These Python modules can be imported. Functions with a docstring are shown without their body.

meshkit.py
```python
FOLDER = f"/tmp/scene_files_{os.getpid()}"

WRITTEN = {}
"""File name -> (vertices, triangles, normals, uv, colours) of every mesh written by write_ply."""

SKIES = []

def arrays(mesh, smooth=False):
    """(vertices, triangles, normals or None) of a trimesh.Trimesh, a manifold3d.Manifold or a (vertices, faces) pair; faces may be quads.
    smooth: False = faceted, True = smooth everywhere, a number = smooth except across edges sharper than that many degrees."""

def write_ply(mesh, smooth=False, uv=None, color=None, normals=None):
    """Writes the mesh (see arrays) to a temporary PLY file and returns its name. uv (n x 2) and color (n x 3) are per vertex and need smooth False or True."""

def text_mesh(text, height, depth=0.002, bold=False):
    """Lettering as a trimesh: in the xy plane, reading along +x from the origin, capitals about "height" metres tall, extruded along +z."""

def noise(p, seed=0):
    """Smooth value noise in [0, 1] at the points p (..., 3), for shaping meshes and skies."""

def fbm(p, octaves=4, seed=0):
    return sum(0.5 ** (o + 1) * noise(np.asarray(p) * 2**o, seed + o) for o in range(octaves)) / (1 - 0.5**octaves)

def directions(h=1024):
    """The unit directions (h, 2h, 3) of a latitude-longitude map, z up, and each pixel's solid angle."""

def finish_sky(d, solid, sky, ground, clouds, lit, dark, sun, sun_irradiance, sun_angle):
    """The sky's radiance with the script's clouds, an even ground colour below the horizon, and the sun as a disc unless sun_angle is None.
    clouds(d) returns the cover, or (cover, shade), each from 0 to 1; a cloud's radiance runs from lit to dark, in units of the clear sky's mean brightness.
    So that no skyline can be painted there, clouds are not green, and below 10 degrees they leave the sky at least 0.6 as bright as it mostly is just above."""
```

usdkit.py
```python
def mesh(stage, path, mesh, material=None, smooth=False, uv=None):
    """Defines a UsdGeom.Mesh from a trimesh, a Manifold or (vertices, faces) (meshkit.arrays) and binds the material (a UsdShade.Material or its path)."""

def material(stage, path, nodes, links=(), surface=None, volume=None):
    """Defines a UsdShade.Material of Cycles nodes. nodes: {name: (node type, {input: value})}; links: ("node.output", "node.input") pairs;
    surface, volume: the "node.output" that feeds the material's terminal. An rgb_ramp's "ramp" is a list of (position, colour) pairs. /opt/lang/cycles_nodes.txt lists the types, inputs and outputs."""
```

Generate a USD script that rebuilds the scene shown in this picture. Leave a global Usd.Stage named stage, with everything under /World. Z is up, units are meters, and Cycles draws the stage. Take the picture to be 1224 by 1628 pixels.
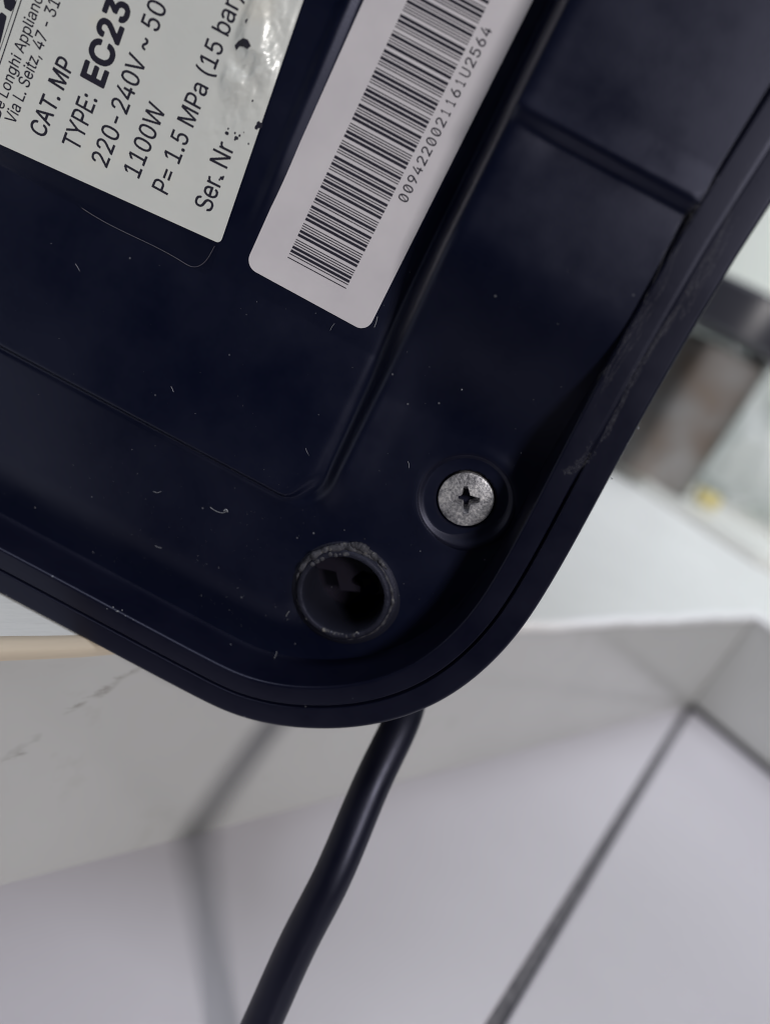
import math, numpy as np, trimesh, shapely, usdkit, meshkit
import manifold3d as m3
from shapely.geometry import Polygon, Point, box as sbox, LineString
from pxr import Usd, UsdGeom, UsdLux, UsdShade, Gf, Sdf, Vt

stage = Usd.Stage.CreateInMemory()
UsdGeom.SetStageUpAxis(stage, UsdGeom.Tokens.z)
UsdGeom.SetStageMetersPerUnit(stage, 1.0)
WORLD = UsdGeom.Xform.Define(stage, '/World')
stage.SetDefaultPrim(WORLD.GetPrim())
UsdGeom.Scope.Define(stage, '/World/Looks')

# ------------------------------------------------------------------ camera
ROLL, PITCH, FPX, CX, CY = math.radians(28), math.radians(18), 1240.0, 612.0, 814.0
CAMZ = 0.1645                                  # camera above the tiles; ledge top is 0.0701 above them
LEDGE = 0.0701
_F = np.array([0, math.cos(PITCH), -math.sin(PITCH)])
_U = np.array([0, math.sin(PITCH), math.cos(PITCH)])
_R = np.array([1.0, 0, 0])
_c, _s = math.cos(ROLL), math.sin(ROLL)
RT = np.array([_c * _R + _s * _U, _s * _R - _c * _U, _F])
EYE = np.array([0, 0, CAMZ])

cam = UsdGeom.Camera.Define(stage, '/World/camera')
M = Gf.Matrix4d(*[float(x) for x in np.vstack([np.append(RT[0], 0), np.append(-RT[1], 0), np.append(-RT[2], 0), np.append(EYE, 1)]).ravel()])
cam.AddTransformOp().Set(M)
cam.CreateFocalLengthAttr(26.0)
cam.CreateHorizontalApertureAttr(26.0 * 1224 / FPX)
cam.CreateVerticalApertureAttr(26.0 * 1628 / FPX)
cam.CreateClippingRangeAttr(Gf.Vec2f(0.004, 60))
cam.CreateFocusDistanceAttr(0.141)
cam.CreateFStopAttr(6.6)
cam.CreateExposureAttr(0.0)

# ------------------------------------------------------------------ lights (an indoor picture: a lamp, a ceiling light, a window)
def rect_light(name, pos, target, w, h, intensity, color):
    l = UsdLux.RectLight.Define(stage, '/World/' + name)
    pos, target = np.array(pos, float), np.array(target, float)
    z = pos - target; z /= np.linalg.norm(z)
    up = np.array([0, 0, 1.0]) if abs(z[2]) < .95 else np.array([0, 1.0, 0])
    x = np.cross(up, z); x /= np.linalg.norm(x); y = np.cross(z, x)
    l.AddTransformOp().Set(Gf.Matrix4d(*[float(q) for q in np.vstack([np.append(x, 0), np.append(y, 0), np.append(z, 0), np.append(pos, 1)]).ravel()]))
    l.CreateWidthAttr(w); l.CreateHeightAttr(h); l.CreateIntensityAttr(intensity); l.CreateColorAttr(Gf.Vec3f(*color))
    return l

KEYDIR = np.array([0.46, -0.745, 0.485]); KEYDIR /= np.linalg.norm(KEYDIR)
KEYT = np.array([0.02, 0.16, 0.04])
rect_light('key_lamp', KEYT + 1.7 * KEYDIR, KEYT, 0.29, 0.29, 63.0, (1.0, 0.96, 0.945))
rect_light('ceiling_light', (-0.45, 0.0, 2.1), (-0.45, 0.0, 0), 1.6, 1.6, 4.0, (0.88, 0.92, 1.0))
rect_light('window_light', (0.47, 0.70, 0.86), (0.52, 1.08, 0.14), 0.5, 0.5, 6.0, (0.93, 0.97, 1.0))

# ------------------------------------------------------------------ helpers
def ray(px, py):
    return np.array([(px - CX) / FPX, (py - CY) / FPX, 1.0]) @ RT
D0 = 0.130                                     # distance of the rim plane of the appliance
def pan(px, py, dep=0.0):                      # (x, z) in mm relative to the eye, on the plane "dep" mm behind the rim plane
    r = ray(px, py); p = r * (D0 + dep / 1000) / r[1]
    return np.array([p[0] * 1000, p[2] * 1000])
def at_depth(px, py, d):                       # d metres along the optical axis
    return EYE + ray(px, py) * d
def on_z(px, py, z):
    r = ray(px, py); return EYE + r * (z - CAMZ) / r[2]

counts = {}
def numbered(path):
    n = counts.get(path, -1) + 1; counts[path] = n
    return path if n == 0 else f'{path}_{n:03d}'
def keys(prim, label=None, category=None, group=None, kind=None):
    for k, v in (('label', label), ('category', category), ('group', group), ('kind', kind)):
        if v: prim.SetCustomDataByKey(k, v)
origins = {}
def thing(name, loc, label=None, category=None, group=None, kind=None):
    path = numbered('/World/' + name)
    x = UsdGeom.Xform.Define(stage, path); x.AddTranslateOp().Set(Gf.Vec3d(*map(float, loc)))
    origins[path] = np.array(loc, float)
    keys(x.GetPrim(), label, category, group, kind)
    return path
def part(parent, name, mesh, mat, smooth=35, label=None, kind=None, uv=None):
    """mesh in world metres; stored relative to the thing's base"""
    path = numbered(parent + '/' + name)
    root = '/' + '/'.join(path.split('/')[1:3])
    o = origins.get(root, np.zeros(3))
    if isinstance(mesh, m3.Manifold):
        q = mesh.to_mesh(); mesh = (q.vert_properties[:, :3], q.tri_verts)
    if isinstance(mesh, trimesh.Trimesh): v, f = np.array(mesh.vertices), np.array(mesh.faces)
    else: v, f = np.asarray(mesh[0], float), np.asarray(mesh[1], int)
    p = usdkit.mesh(stage, path, (v - o, f), mat, smooth=smooth)
    keys(p.GetPrim(), label, None, None, kind)
    return path
def mat(name, nodes, links, surface='p.BSDF'):
    return usdkit.material(stage, '/World/Looks/' + name, nodes, links, surface=surface)
def PW(a):                                     # panel mm (x, depth, z) -> world metres
    a = np.atleast_2d(np.asarray(a, float))
    return np.stack([a[:, 0] / 1000, D0 + a[:, 1] / 1000, CAMZ + a[:, 2] / 1000], 1)
def grid_faces(nu, nv, closed_u=False):
    i, j = np.meshgrid(np.arange(nu if closed_u else nu - 1), np.arange(nv - 1), indexing='ij')
    a = i * nv + j; b = ((i + 1) % nu) * nv + j
    q = np.stack([a, b, b + 1, a + 1], -1).reshape(-1, 4)
    return np.vstack([q[:, [0, 1, 2]], q[:, [0, 2, 3]]])
def tube(points, radius, n=20, caps=True):
    P = np.asarray(points, float); T = np.gradient(P, axis=0); T /= np.linalg.norm(T, axis=1, keepdims=True)
    ref = np.array([0.3, 0.1, 0.95]); N = np.cross(T, ref); N /= np.linalg.norm(N, axis=1, keepdims=True); B = np.cross(T, N)
    a = np.linspace(0, 2 * np.pi, n, endpoint=False); r = np.broadcast_to(radius, (len(P),))
    v = P[:, None] + r[:, None, None] * (np.cos(a)[None, :, None] * N[:, None] + np.sin(a)[None, :, None] * B[:, None])
    v = v.reshape(-1, 3); f = []
    for i in range(len(P) - 1):
        for k in range(n):
            k2 = (k + 1) % n
            f += [[i * n + k, i * n + k2, (i + 1) * n + k2], [i * n + k, (i + 1) * n + k2, (i + 1) * n + k]]
    if caps:
        v = np.vstack([v, P[0], P[-1]]); c = len(v) - 2; e = (len(P) - 1) * n
        for k in range(n):
            k2 = (k + 1) % n
            f += [[c, k2, k], [c + 1, e + k, e + k2]]
    return v, np.array(f)
def lathe(profile, n=72):                      # (r, h) pairs, axis +z
    pr = np.asarray(profile, float); a = np.linspace(0, 2 * np.pi, n, endpoint=False)
    v = np.stack([pr[None, :, 0] * np.cos(a)[:, None], pr[None, :, 0] * np.sin(a)[:, None], np.broadcast_to(pr[:, 1], (n, len(pr)))], -1)
    return v.reshape(-1, 3), grid_faces(n, len(pr), True)
def sstep(a, b, x):
    t = np.clip((x - a) / (b - a), 0, 1); return t * t * (3 - 2 * t)
def spline(pts, n):
    from scipy.interpolate import CubicSpline
    P = np.asarray(pts, float); t = np.r_[0, np.cumsum(np.linalg.norm(np.diff(P, axis=0), axis=1))]
    return CubicSpline(t, P)(np.linspace(0, t[-1], n))
def extrude_poly(poly, thick):                 # trimesh, z 0..thick
    gs = getattr(poly, 'geoms', [poly])
    return trimesh.util.concatenate([trimesh.creation.extrude_polygon(g, thick, engine='earcut') for g in gs])

# ------------------------------------------------------------------ materials
def plastic(name, base, rough, speck=True, bump=0.02):
    nodes = {'g': ('texture_coordinate', {}),
             'n1': ('noise_texture', {'scale': 2600.0, 'detail': 2.0}),
             'n2': ('noise_texture', {'scale': 45.0, 'detail': 5.0, 'roughness': .6}),
             'b': ('bump', {'strength': bump, 'distance': .0004}),
             'rr': ('map_range', {'from_min': .3, 'from_max': .75, 'to_min': rough - .09, 'to_max': rough + .16, 'clamp': True}),
             'c': ('mix', {'color1': base, 'color2': tuple(x * 1.3 + y for x, y in zip(base, (.0006, .0008, .0018)))}),
             'p': ('principled_bsdf', {'ior': 1.46, 'specular_ior_level': .52, 'specular_tint': (.74, .76, 1.0)})}
    links = [('g.object', 'n1.vector'), ('g.object', 'n2.vector'), ('n1.fac', 'b.height'), ('b.normal', 'p.normal'), ('n2.fac', 'rr.value'),
             ('rr.result', 'p.roughness'), ('n2.fac', 'c.fac')]
    if speck:                                  # fine dust lying on the plastic
        nodes.update({'v': ('voronoi_texture', {'scale': 420.0, 'randomness': 1.0}),
                      'vm': ('map_range', {'from_min': .05, 'from_max': .11, 'to_min': 1.0, 'to_max': 0.0, 'clamp': True}),
                      'wn': ('separate_color', {}), 'th': ('math', {'math_type': 'greater_than', 'value2': .955}),
                      'ml': ('math', {'math_type': 'multiply'}), 'ml2': ('math', {'math_type': 'multiply', 'value2': .55}),
                      'c2': ('mix', {'color2': (.22, .23, .26)})})
        links += [('g.object', 'v.vector'), ('v.distance', 'vm.value'), ('v.color', 'wn.color'), ('wn.r', 'th.value1'), ('vm.result', 'ml.value1'),
                  ('th.value', 'ml.value2'), ('ml.value', 'ml2.value1'), ('ml2.value', 'c2.fac'), ('c.color', 'c2.color1'), ('c2.color', 'p.base_color')]
    else:
        links += [('c.color', 'p.base_color')]
    return mat(name, nodes, links)

BLACK = plastic('black_plastic', (.0027, .0040, .0138), .35)
COLLAR = plastic('collar_plastic', (.007, .0075, .014), .6, bump=.25)
BLACK_RIM = plastic('black_rim_plastic', (.0022, .0027, .0098), .37, bump=.03)
HOLE = plastic('hole_plastic', (.008, .006, .011), .5, speck=False)
CABLE = plastic('cable_rubber', (.0018, .0022, .0075), .42, speck=False)
FOAM = mat('glue_remains', {'g': ('texture_coordinate', {}), 'n': ('noise_texture', {'scale': 900.0, 'detail': 4.0}),
                            'r': ('rgb_ramp', {'ramp': [(.35, (.018, .018, .026)), (.6, (.055, .055, .068)), (.78, (.22, .21, .19))]}),
                            'p': ('principled_bsdf', {'roughness': .75})},
           [('g.object', 'n.vector'), ('n.fac', 'r.fac'), ('r.color', 'p.base_color')])
INK = mat('dark_ink', {'p': ('principled_bsdf', {'base_color': (.016, .015, .03), 'roughness': .5})}, [])
PAPER = mat('label_paper', {'g': ('texture_coordinate', {}), 'n': ('noise_texture', {'scale': 130.0, 'detail': 6.0}),
                            'r': ('rgb_ramp', {'ramp': [(.3, (.63, .605, .645)), (.7, (.69, .665, .70))]}),
                            'p': ('principled_bsdf', {'roughness': .48})},
            [('g.object', 'n.vector'), ('n.fac', 'r.fac'), ('r.color', 'p.base_color')])
SILVER = mat('silver_sticker', {'g': ('texture_coordinate', {}), 'n': ('noise_texture', {'scale': 90.0, 'detail': 6.0}),
                                'n2': ('noise_texture', {'scale': 700.0, 'detail': 3.0}),
                                'r': ('rgb_ramp', {'ramp': [(.3, (.76, .785, .765)), (.6, (.80, .82, .79)), (.8, (.82, .81, .74))]}),
                                'b': ('bump', {'strength': .06, 'distance': .0005}),
                                'p': ('principled_bsdf', {'roughness': .3, 'metallic': .12})},
             [('g.object', 'n.vector'), ('g.object', 'n2.vector'), ('n.fac', 'r.fac'), ('r.color', 'p.base_color'), ('n2.fac', 'b.height'), ('b.normal', 'p.normal')])
FILM = mat('clear_film', {'t': ('transparent_bsdf', {'color': (.985, .985, .99)}), 'g': ('glossy_bsdf', {'color': (.9, .92, 1), 'roughness': .12}),
                          'f': ('fresnel', {'IOR': 1.5}), 'm': ('mix_closure', {})},
           [('t.BSDF', 'm.closure1'), ('g.BSDF', 'm.closure2'), ('f.fac', 'm.fac')], surface='m.closure')
ZINC = mat('zinc_screw', {'g': ('texture_coordinate', {}), 'n': ('noise_texture', {'scale': 1900.0, 'detail': 3.0}), 'n2': ('noise_texture', {'scale': 380.0, 'detail': 4.0}),
                          'mx': ('mix', {'fac': .5}), 'r': ('rgb_ramp', {'ramp': [(.36, (.16, .16, .18)), (.5, (.42, .42, .45)), (.64, (.78, .77, .78))]}),
                          'b': ('bump', {'strength': .5, 'distance': .0002}), 'p': ('principled_bsdf', {'metallic': .55, 'roughness': .5})},
           [('g.object', 'n.vector'), ('g.object', 'n2.vector'), ('n.fac', 'mx.color1'), ('n2.fac', 'mx.color2'), ('mx.color', 'r.fac'), ('r.color', 'p.base_color'),
            ('n.fac', 'b.height'), ('b.normal', 'p.normal')])
DUST = mat('lint', {'p': ('principled_bsdf', {'base_color': (.24, .25, .28), 'roughness': .9})}, [])
SCUFF = mat('scuff', {'g': ('texture_coordinate', {}), 'n': ('noise_texture', {'scale': 2200.0, 'detail': 4.0}),
                      'r': ('map_range', {'from_min': .35, 'from_max': .75, 'to_min': .01, 'to_max': .14, 'clamp': True}),
                      't': ('transparent_bsdf', {'color': (1, 1, 1)}), 'd': ('diffuse_bsdf', {'color': (.30, .30, .33)}), 'm': ('mix_closure', {})},
            [('g.object', 'n.vector'), ('n.fac', 'r.value'), ('r.result', 'm.fac'), ('t.BSDF', 'm.closure1'), ('d.BSDF', 'm.closure2')], surface='m.closure')

# ------------------------------------------------------------------ setting: raised white ledge with an inside corner, on tiles
CORNER = on_z(1205, 977, LEDGE)[:2]
UD = CORNER - on_z(0, 1027, LEDGE)[:2]; UD /= np.linalg.norm(UD)        # along the front of the ledge
VD = np.array([-UD[1], UD[0]])                                  # back into the ledge
YAW = math.atan2(UD[1], UD[0])
def UVZ(a):                                                     # (u, v, z) of the ledge -> world
    a = np.atleast_2d(np.asarray(a, float)); p = CORNER + a[:, :1] * UD + a[:, 1:2] * VD
    return np.column_stack([p, a[:, 2]])

def painted(name, c1, c2, rough, stain, streak, marks=None, coat=0.0, tan=None):
    """worn white paint; object space = (u, v, z) turned into the ledge's own frame"""
    nodes = {'g': ('texture_coordinate', {}), 'mp': ('mapping', {'rotation': (0, 0, -YAW)}), 'ms': ('mapping', {'scale': streak}),
             'n': ('noise_texture', {'scale': 9.0, 'detail': 6.0, 'roughness': .55}), 'ns': ('noise_texture', {'scale': 60.0, 'detail': 5.0, 'roughness': .6}),
             'c': ('mix', {'color1': c1, 'color2': c2}), 'nr': ('map_range', {'from_min': .3, 'from_max': .7, 'clamp': True}),
             'sr': ('map_range', {'from_min': .60, 'from_max': .72, 'to_max': .35, 'clamp': True}), 'c2': ('mix', {'color2': stain}),
             'b': ('bump', {'strength': .12, 'distance': .001}), 'p': ('principled_bsdf', {'roughness': rough, 'coat_weight': coat, 'coat_roughness': .06})}
    links = [('g.object', 'mp.vector'), ('mp.vector', 'n.vector'), ('mp.vector', 'ms.vector'), ('ms.vector', 'ns.vector'), ('n.fac', 'nr.value'), ('nr.result', 'c.fac'),
             ('ns.fac', 'sr.value'), ('sr.result', 'c2.fac'), ('c.color', 'c2.color1'), ('ns.fac', 'b.height'), ('b.normal', 'p.normal')]
    last = 'c2.color'
    if marks:                                                   # a slanting run of chipped paint: u = a*z + b, thin, broken up by noise
        a, b, w, u0, u1 = marks
        nodes.update({'sx': ('separate_xyz', {}), 'k1': ('math', {'math_type': 'multiply', 'value2': a}), 'k2': ('math', {'math_type': 'add', 'value2': b}),
                      'k3': ('math', {'math_type': 'subtract'}), 'k4': ('math', {'math_type': 'absolute'}),
                      'kw': ('map_range', {'from_min': 0., 'from_max': w, 'to_min': 1., 'to_max': 0., 'clamp': True}),
                      'cn': ('noise_texture', {'scale': 420.0, 'detail': 5.0, 'roughness': .65}), 'cm': ('mapping', {'rotation': (0, .6, 0), 'scale': (.45, 1, 1.4)}),
                      'kt': ('math', {'math_type': 'multiply'}), 'kr': ('map_range', {'from_min': .36, 'from_max': .46, 'to_max': .5, 'clamp': True}),
                      'g1': ('math', {'math_type': 'less_than', 'value2': u1}), 'kk': ('math', {'math_type': 'multiply'}), 'bn': ('noise_texture', {'scale': 95.0, 'detail': 2.0}), 'br': ('map_range', {'from_min': .47, 'from_max': .56, 'clamp': True}), 'kb': ('math', {'math_type': 'multiply'}),
                      'c3': ('mix', {'color2': (.16, .145, .12)})})
        links += [('mp.vector', 'sx.vector'), ('sx.z', 'k1.value1'), ('k1.value', 'k2.value1'), ('sx.x', 'k3.value1'), ('k2.value', 'k3.value2'), ('k3.value', 'k4.value1'),
                  ('k4.value', 'kw.value'), ('mp.vector', 'cm.vector'), ('cm.vector', 'cn.vector'), ('kw.result', 'kt.value1'), ('cn.fac', 'kt.value2'), ('kt.value', 'kr.value'),
                  ('sx.x', 'g1.value1'), ('kr.result', 'kk.value1'), ('g1.value', 'kk.value2'), ('mp.vector', 'bn.vector'), ('bn.fac', 'br.value'), ('kk.value', 'kb.value1'), ('br.result', 'kb.value2'), ('kb.value', 'c3.fac'), (last, 'c3.color1')]
        last = 'c3.color'
    if tan:                                                     # bare, yellowed edge along the near end
        u0, u1, tc = tan
        nodes.update({'tx': ('separate_xyz', {}), 'tr': ('map_range', {'from_min': u0, 'from_max': u1, 'to_min': 1., 'to_max': 0., 'clamp': True}),
                      'tn': ('mix', {'color2': tc})})
        links += [('mp.vector', 'tx.vector'), ('tx.x', 'tr.value'), ('tr.result', 'tn.fac'), (last, 'tn.color1')]
        last = 'tn.color'
    links.append((last, 'p.base_color'))
    return mat(name, nodes, links)

u_left = float((on_z(0, 1040, LEDGE)[:2] - CORNER) @ UD)
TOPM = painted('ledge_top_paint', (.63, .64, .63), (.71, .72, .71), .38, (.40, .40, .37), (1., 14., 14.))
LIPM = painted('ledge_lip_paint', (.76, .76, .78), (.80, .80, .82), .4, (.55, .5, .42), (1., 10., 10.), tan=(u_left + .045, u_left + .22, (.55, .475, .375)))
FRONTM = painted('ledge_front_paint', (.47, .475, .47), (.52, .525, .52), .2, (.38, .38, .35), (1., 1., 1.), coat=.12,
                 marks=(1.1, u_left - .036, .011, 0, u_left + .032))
ledge = thing('ledge', (*CORNER, 0), 'long white painted ledge with a worn tan edge and an inside corner', 'ledge')
UV0, UV1, VV0, VV1 = -1.1, 1.0, -.7, 1.8
# top board: L-shaped, its edge covered by a rounded lip
lip_t, lip_o = .0030, .0008
topP = Polygon([(UV0, 0.0022), (0.0022, 0.0022), (0.0022, VV0), (UV1, VV0), (UV1, VV1), (UV0, VV1)])
tb = extrude_poly(topP, .018); tv = np.array(tb.vertices); tv[:, 2] += LEDGE - .018 - .0002
part(ledge, 'top_board', (UVZ(tv), tb.faces), TOPM, smooth=False)
def lip_mesh():
    prof = [(.0032, -.0002), (.0022, .0001), (.0010, .0001), (-.0003, -.0005), (-.0006, -.0010), (-lip_o, -.0016), (-lip_o, -lip_t + .0008), (-.0008, -lip_t + .0002), (-.0002, -lip_t), (.004, -lip_t)]
    prof = np.array(prof); v = []
    us = np.linspace(UV0, 0, 160)
    for u in us:                                                # mitred at the inside corner
        wob = .00018 * math.sin(u * 61) + .00012 * math.sin(u * 173 + 1)
        for p in prof: v.append((u if u < -.004 else u + p[0] * (1 if u == 0 else 0), p[0] + wob * (u < -.004), LEDGE + p[1] + wob))
    for w in np.linspace(0, VV0, 40)[1:]:
        for p in prof: v.append((p[0], w, LEDGE + p[1]))
    v = np.array(v); f = grid_faces(len(v) // len(prof), len(prof))
    return UVZ(v), f[:, ::-1]
part(ledge, 'edge_lip', lip_mesh(), LIPM, smooth=50)
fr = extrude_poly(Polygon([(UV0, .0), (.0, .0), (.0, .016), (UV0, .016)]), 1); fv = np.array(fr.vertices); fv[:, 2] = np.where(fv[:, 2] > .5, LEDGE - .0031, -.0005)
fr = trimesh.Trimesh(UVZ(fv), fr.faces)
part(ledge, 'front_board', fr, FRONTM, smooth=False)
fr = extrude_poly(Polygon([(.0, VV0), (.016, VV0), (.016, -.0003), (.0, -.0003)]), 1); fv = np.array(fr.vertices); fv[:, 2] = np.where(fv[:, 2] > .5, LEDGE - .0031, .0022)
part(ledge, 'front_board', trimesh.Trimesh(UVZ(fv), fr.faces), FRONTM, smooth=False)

# tiles: large, glazed, cut along the ledge
GROUT = mat('grout', {'g': ('geometry', {}), 'n': ('noise_texture', {'scale': 300.0, 'detail': 4.0}), 'r': ('rgb_ramp', {'ramp': [(.3, (.085, .08, .09)), (.7, (.14, .135, .145))]}),
                      'p': ('principled_bsdf', {'roughness': .9})}, [('g.position', 'n.vector'), ('n.fac', 'r.fac'), ('r.color', 'p.base_color')])
GAPM = mat('dark_gap', {'p': ('principled_bsdf', {'base_color': (.012, .010, .014), 'roughness': .8})}, [])
def tile_mat(i, tone):
    return mat(f'tile_glaze_{i}', {'g': ('geometry', {}), 'n': ('noise_texture', {'scale': 7.0, 'detail': 5.0}), 'n2': ('noise_texture', {'scale': 60.0, 'detail': 4.0}),
               'r': ('rgb_ramp', {'ramp': [(.3, tuple(tone * x for x in (.455, .435, .47))), (.7, tuple(tone * x for x in (.51, .488, .525)))]}),
               'b': ('bump', {'strength': .05, 'distance': .002}), 'p': ('principled_bsdf', {'roughness': .4})},
               [('g.position', 'n.vector'), ('g.position', 'n2.vector'), ('n.fac', 'r.fac'), ('r.color', 'p.base_color'), ('n2.fac', 'b.height'), ('b.normal', 'p.normal')])
TILES = [tile_mat(i, t) for i, t in enumerate((1.0, .97, 1.02))]
TA = math.radians(90 - 24.7)                                    # direction of the joint that runs into the corner
ta, tb_ = np.array([math.cos(TA), math.sin(TA)]), np.array([-math.sin(TA), math.cos(TA)])
wt = thing('worktop', (0, 0, 0), kind='structure')
bed = np.array([CORNER + u * UD + v * VD for u, v in ((-1.3, -.9), (.02, -.9), (.02, .02), (-1.3, .02))])
FRONT = sbox(-3, .035, 3, 3)                                     # the worktop ends just in front of the picture
tm = extrude_poly(Polygon(bed).intersection(FRONT), .02); q = np.array(tm.vertices); q[:, 2] -= .0216
part(wt, 'grout_bed', (q, tm.faces), GROUT, smooth=False)
area = Polygon([tuple(CORNER + u * UD + v * VD) for u, v in ((-1.25, -.85), (-.0055, -.85), (-.0055, .006), (-1.25, .006))]).intersection(FRONT)
TS, GW = .56, .0042
k = 0
for i in range(-4, 3):
    for j in range(-3, 4):
        o = CORNER + i * TS * ta + j * TS * tb_ + .0 * ta
        sq = Polygon([tuple(o + a * ta + b * tb_) for a, b in ((GW / 2, GW / 2), (TS - GW / 2, GW / 2), (TS - GW / 2, TS - GW / 2), (GW / 2, TS - GW / 2))])
        pc = sq.intersection(area)
        if pc.is_empty or pc.area < 1e-5 or pc.geom_type != 'Polygon': continue
        e = .0007; inner = pc.buffer(-e)
        if inner.geom_type != 'Polygon' or inner.is_empty: continue
        a = extrude_poly(pc, .012); v = np.array(a.vertices); v[:, 2] -= .0127
        cap = extrude_poly(inner, .0007); w = np.array(cap.vertices); w[:, 2] -= .0007
        m = m3.Manifold.batch_hull([m3.Manifold.hull_points(np.vstack([v, w]))])
        part(wt, 'tile', m, TILES[k % 3], smooth=25); k += 1
gp = extrude_poly(Polygon([tuple(CORNER + u * UD + v * VD) for u, v in ((-.0054, -.85), (-.0001, -.85), (-.0001, -.002), (-.0054, -.002))]), .001)
q = np.array(gp.vertices); q[:, 2] -= .0013
part(wt, 'dark_joint', (q, gp.faces), GAPM, smooth=False)

FLM = mat('floor_dark', {'g': ('geometry', {}), 'n': ('noise_texture', {'scale': 6.0, 'detail': 5.0}), 'r': ('rgb_ramp', {'ramp': [(.3, (.07, .06, .055)), (.7, (.11, .10, .09))]}), 'p': ('principled_bsdf', {'roughness': .6})},
          [('g.position', 'n.vector'), ('n.fac', 'r.fac'), ('r.color', 'p.base_color')])
fl = trimesh.creation.box((8, 8, .02)); q = np.array(fl.vertices) + np.array([0, 0, -.9])
keys(usdkit.mesh(stage, '/World/floor', (q, fl.faces), FLM).GetPrim(), kind='structure')

# ------------------------------------------------------------------ the appliance: outline of its base
half = [(-17, -94.6), (-10, -94.3), (-3.6, -93.1), (7.8, -88.2), (17.9, -80.6), (25.6, -70.5), (30.0, -58.9), (31.4, -50), (31.6, -42), (30.9, -26), (29.9, -10.6), (29.1, 9.6), (28.9, 19.7)]
XC, ZC = -62.5, 19.7
arc = spline([(-62.5, -94.6), (-40, -94.6)] + half, 220)
q1 = arc; q2 = np.column_stack([arc[::-1, 0], 2 * ZC - arc[::-1, 1]])[1:]
right = np.vstack([q1, q2]); left = np.column_stack([2 * XC - right[::-1, 0], right[::-1, 1]])[1:-1]
OUT = np.vstack([right, left])
def normals_in(P):
    t = np.roll(P, -1, 0) - np.roll(P, 1, 0); t /= np.linalg.norm(t, axis=1, keepdims=True)
    return np.column_stack([-t[:, 1], t[:, 0]])                # counter-clockwise loop: inward
NIN = normals_in(OUT)
def sweep(prof):
    gf = 1 - .88 * sstep(-30, -8, OUT[:, 1]) * (OUT[:, 0] > 0)
    v = np.concatenate([np.column_stack([OUT + off * NIN, dep * (gf if 4.75 < off < 5.3 else np.ones(len(OUT)))])[:, None] for off, dep in prof], 1)
    v = v.reshape(-1, 3)[:, [0, 2, 1]]
    return PW(v), grid_faces(len(OUT), len(prof), True)

em = thing('coffee_machine', (XC / 1000, D0 + .1, LEDGE), 'black espresso machine lying on its back showing its plastic underside', 'coffee machine')
PADD = 2.0
FL = 9.0                                                        # depth of the recessed floor behind the rim plane, mm
part(em, 'body', (lambda s: (np.vstack([s[0], PW([(XC, 200, ZC)])]), np.vstack([s[1], [[i * 5 + 4, ((i + 1) % len(OUT)) * 5 + 4, len(OUT) * 5] for i in range(len(OUT))]])))(
    sweep([(.5, 2.2), (.35, 3), (.3, 60), (1, 190), (6, 200)])), BLACK, smooth=40)
rim = part(em, 'base_rim', sweep([(.6, 2.6), (.12, 2.2), (0, 1.6), (0, .8), (.14, .38), (.42, .1), (.8, 0), (4.5, .02), (4.72, .12), (4.82, .9), (5.15, .9), (5.25, .14), (5.5, -.02),
                                  (8.7, -.05), (9.0, .02), (9.2, .22), (9.3, .6), (9.6, 8.6), (9.75, 10.2), (10.4, 11.6)]), BLACK_RIM, smooth=50)

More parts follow.
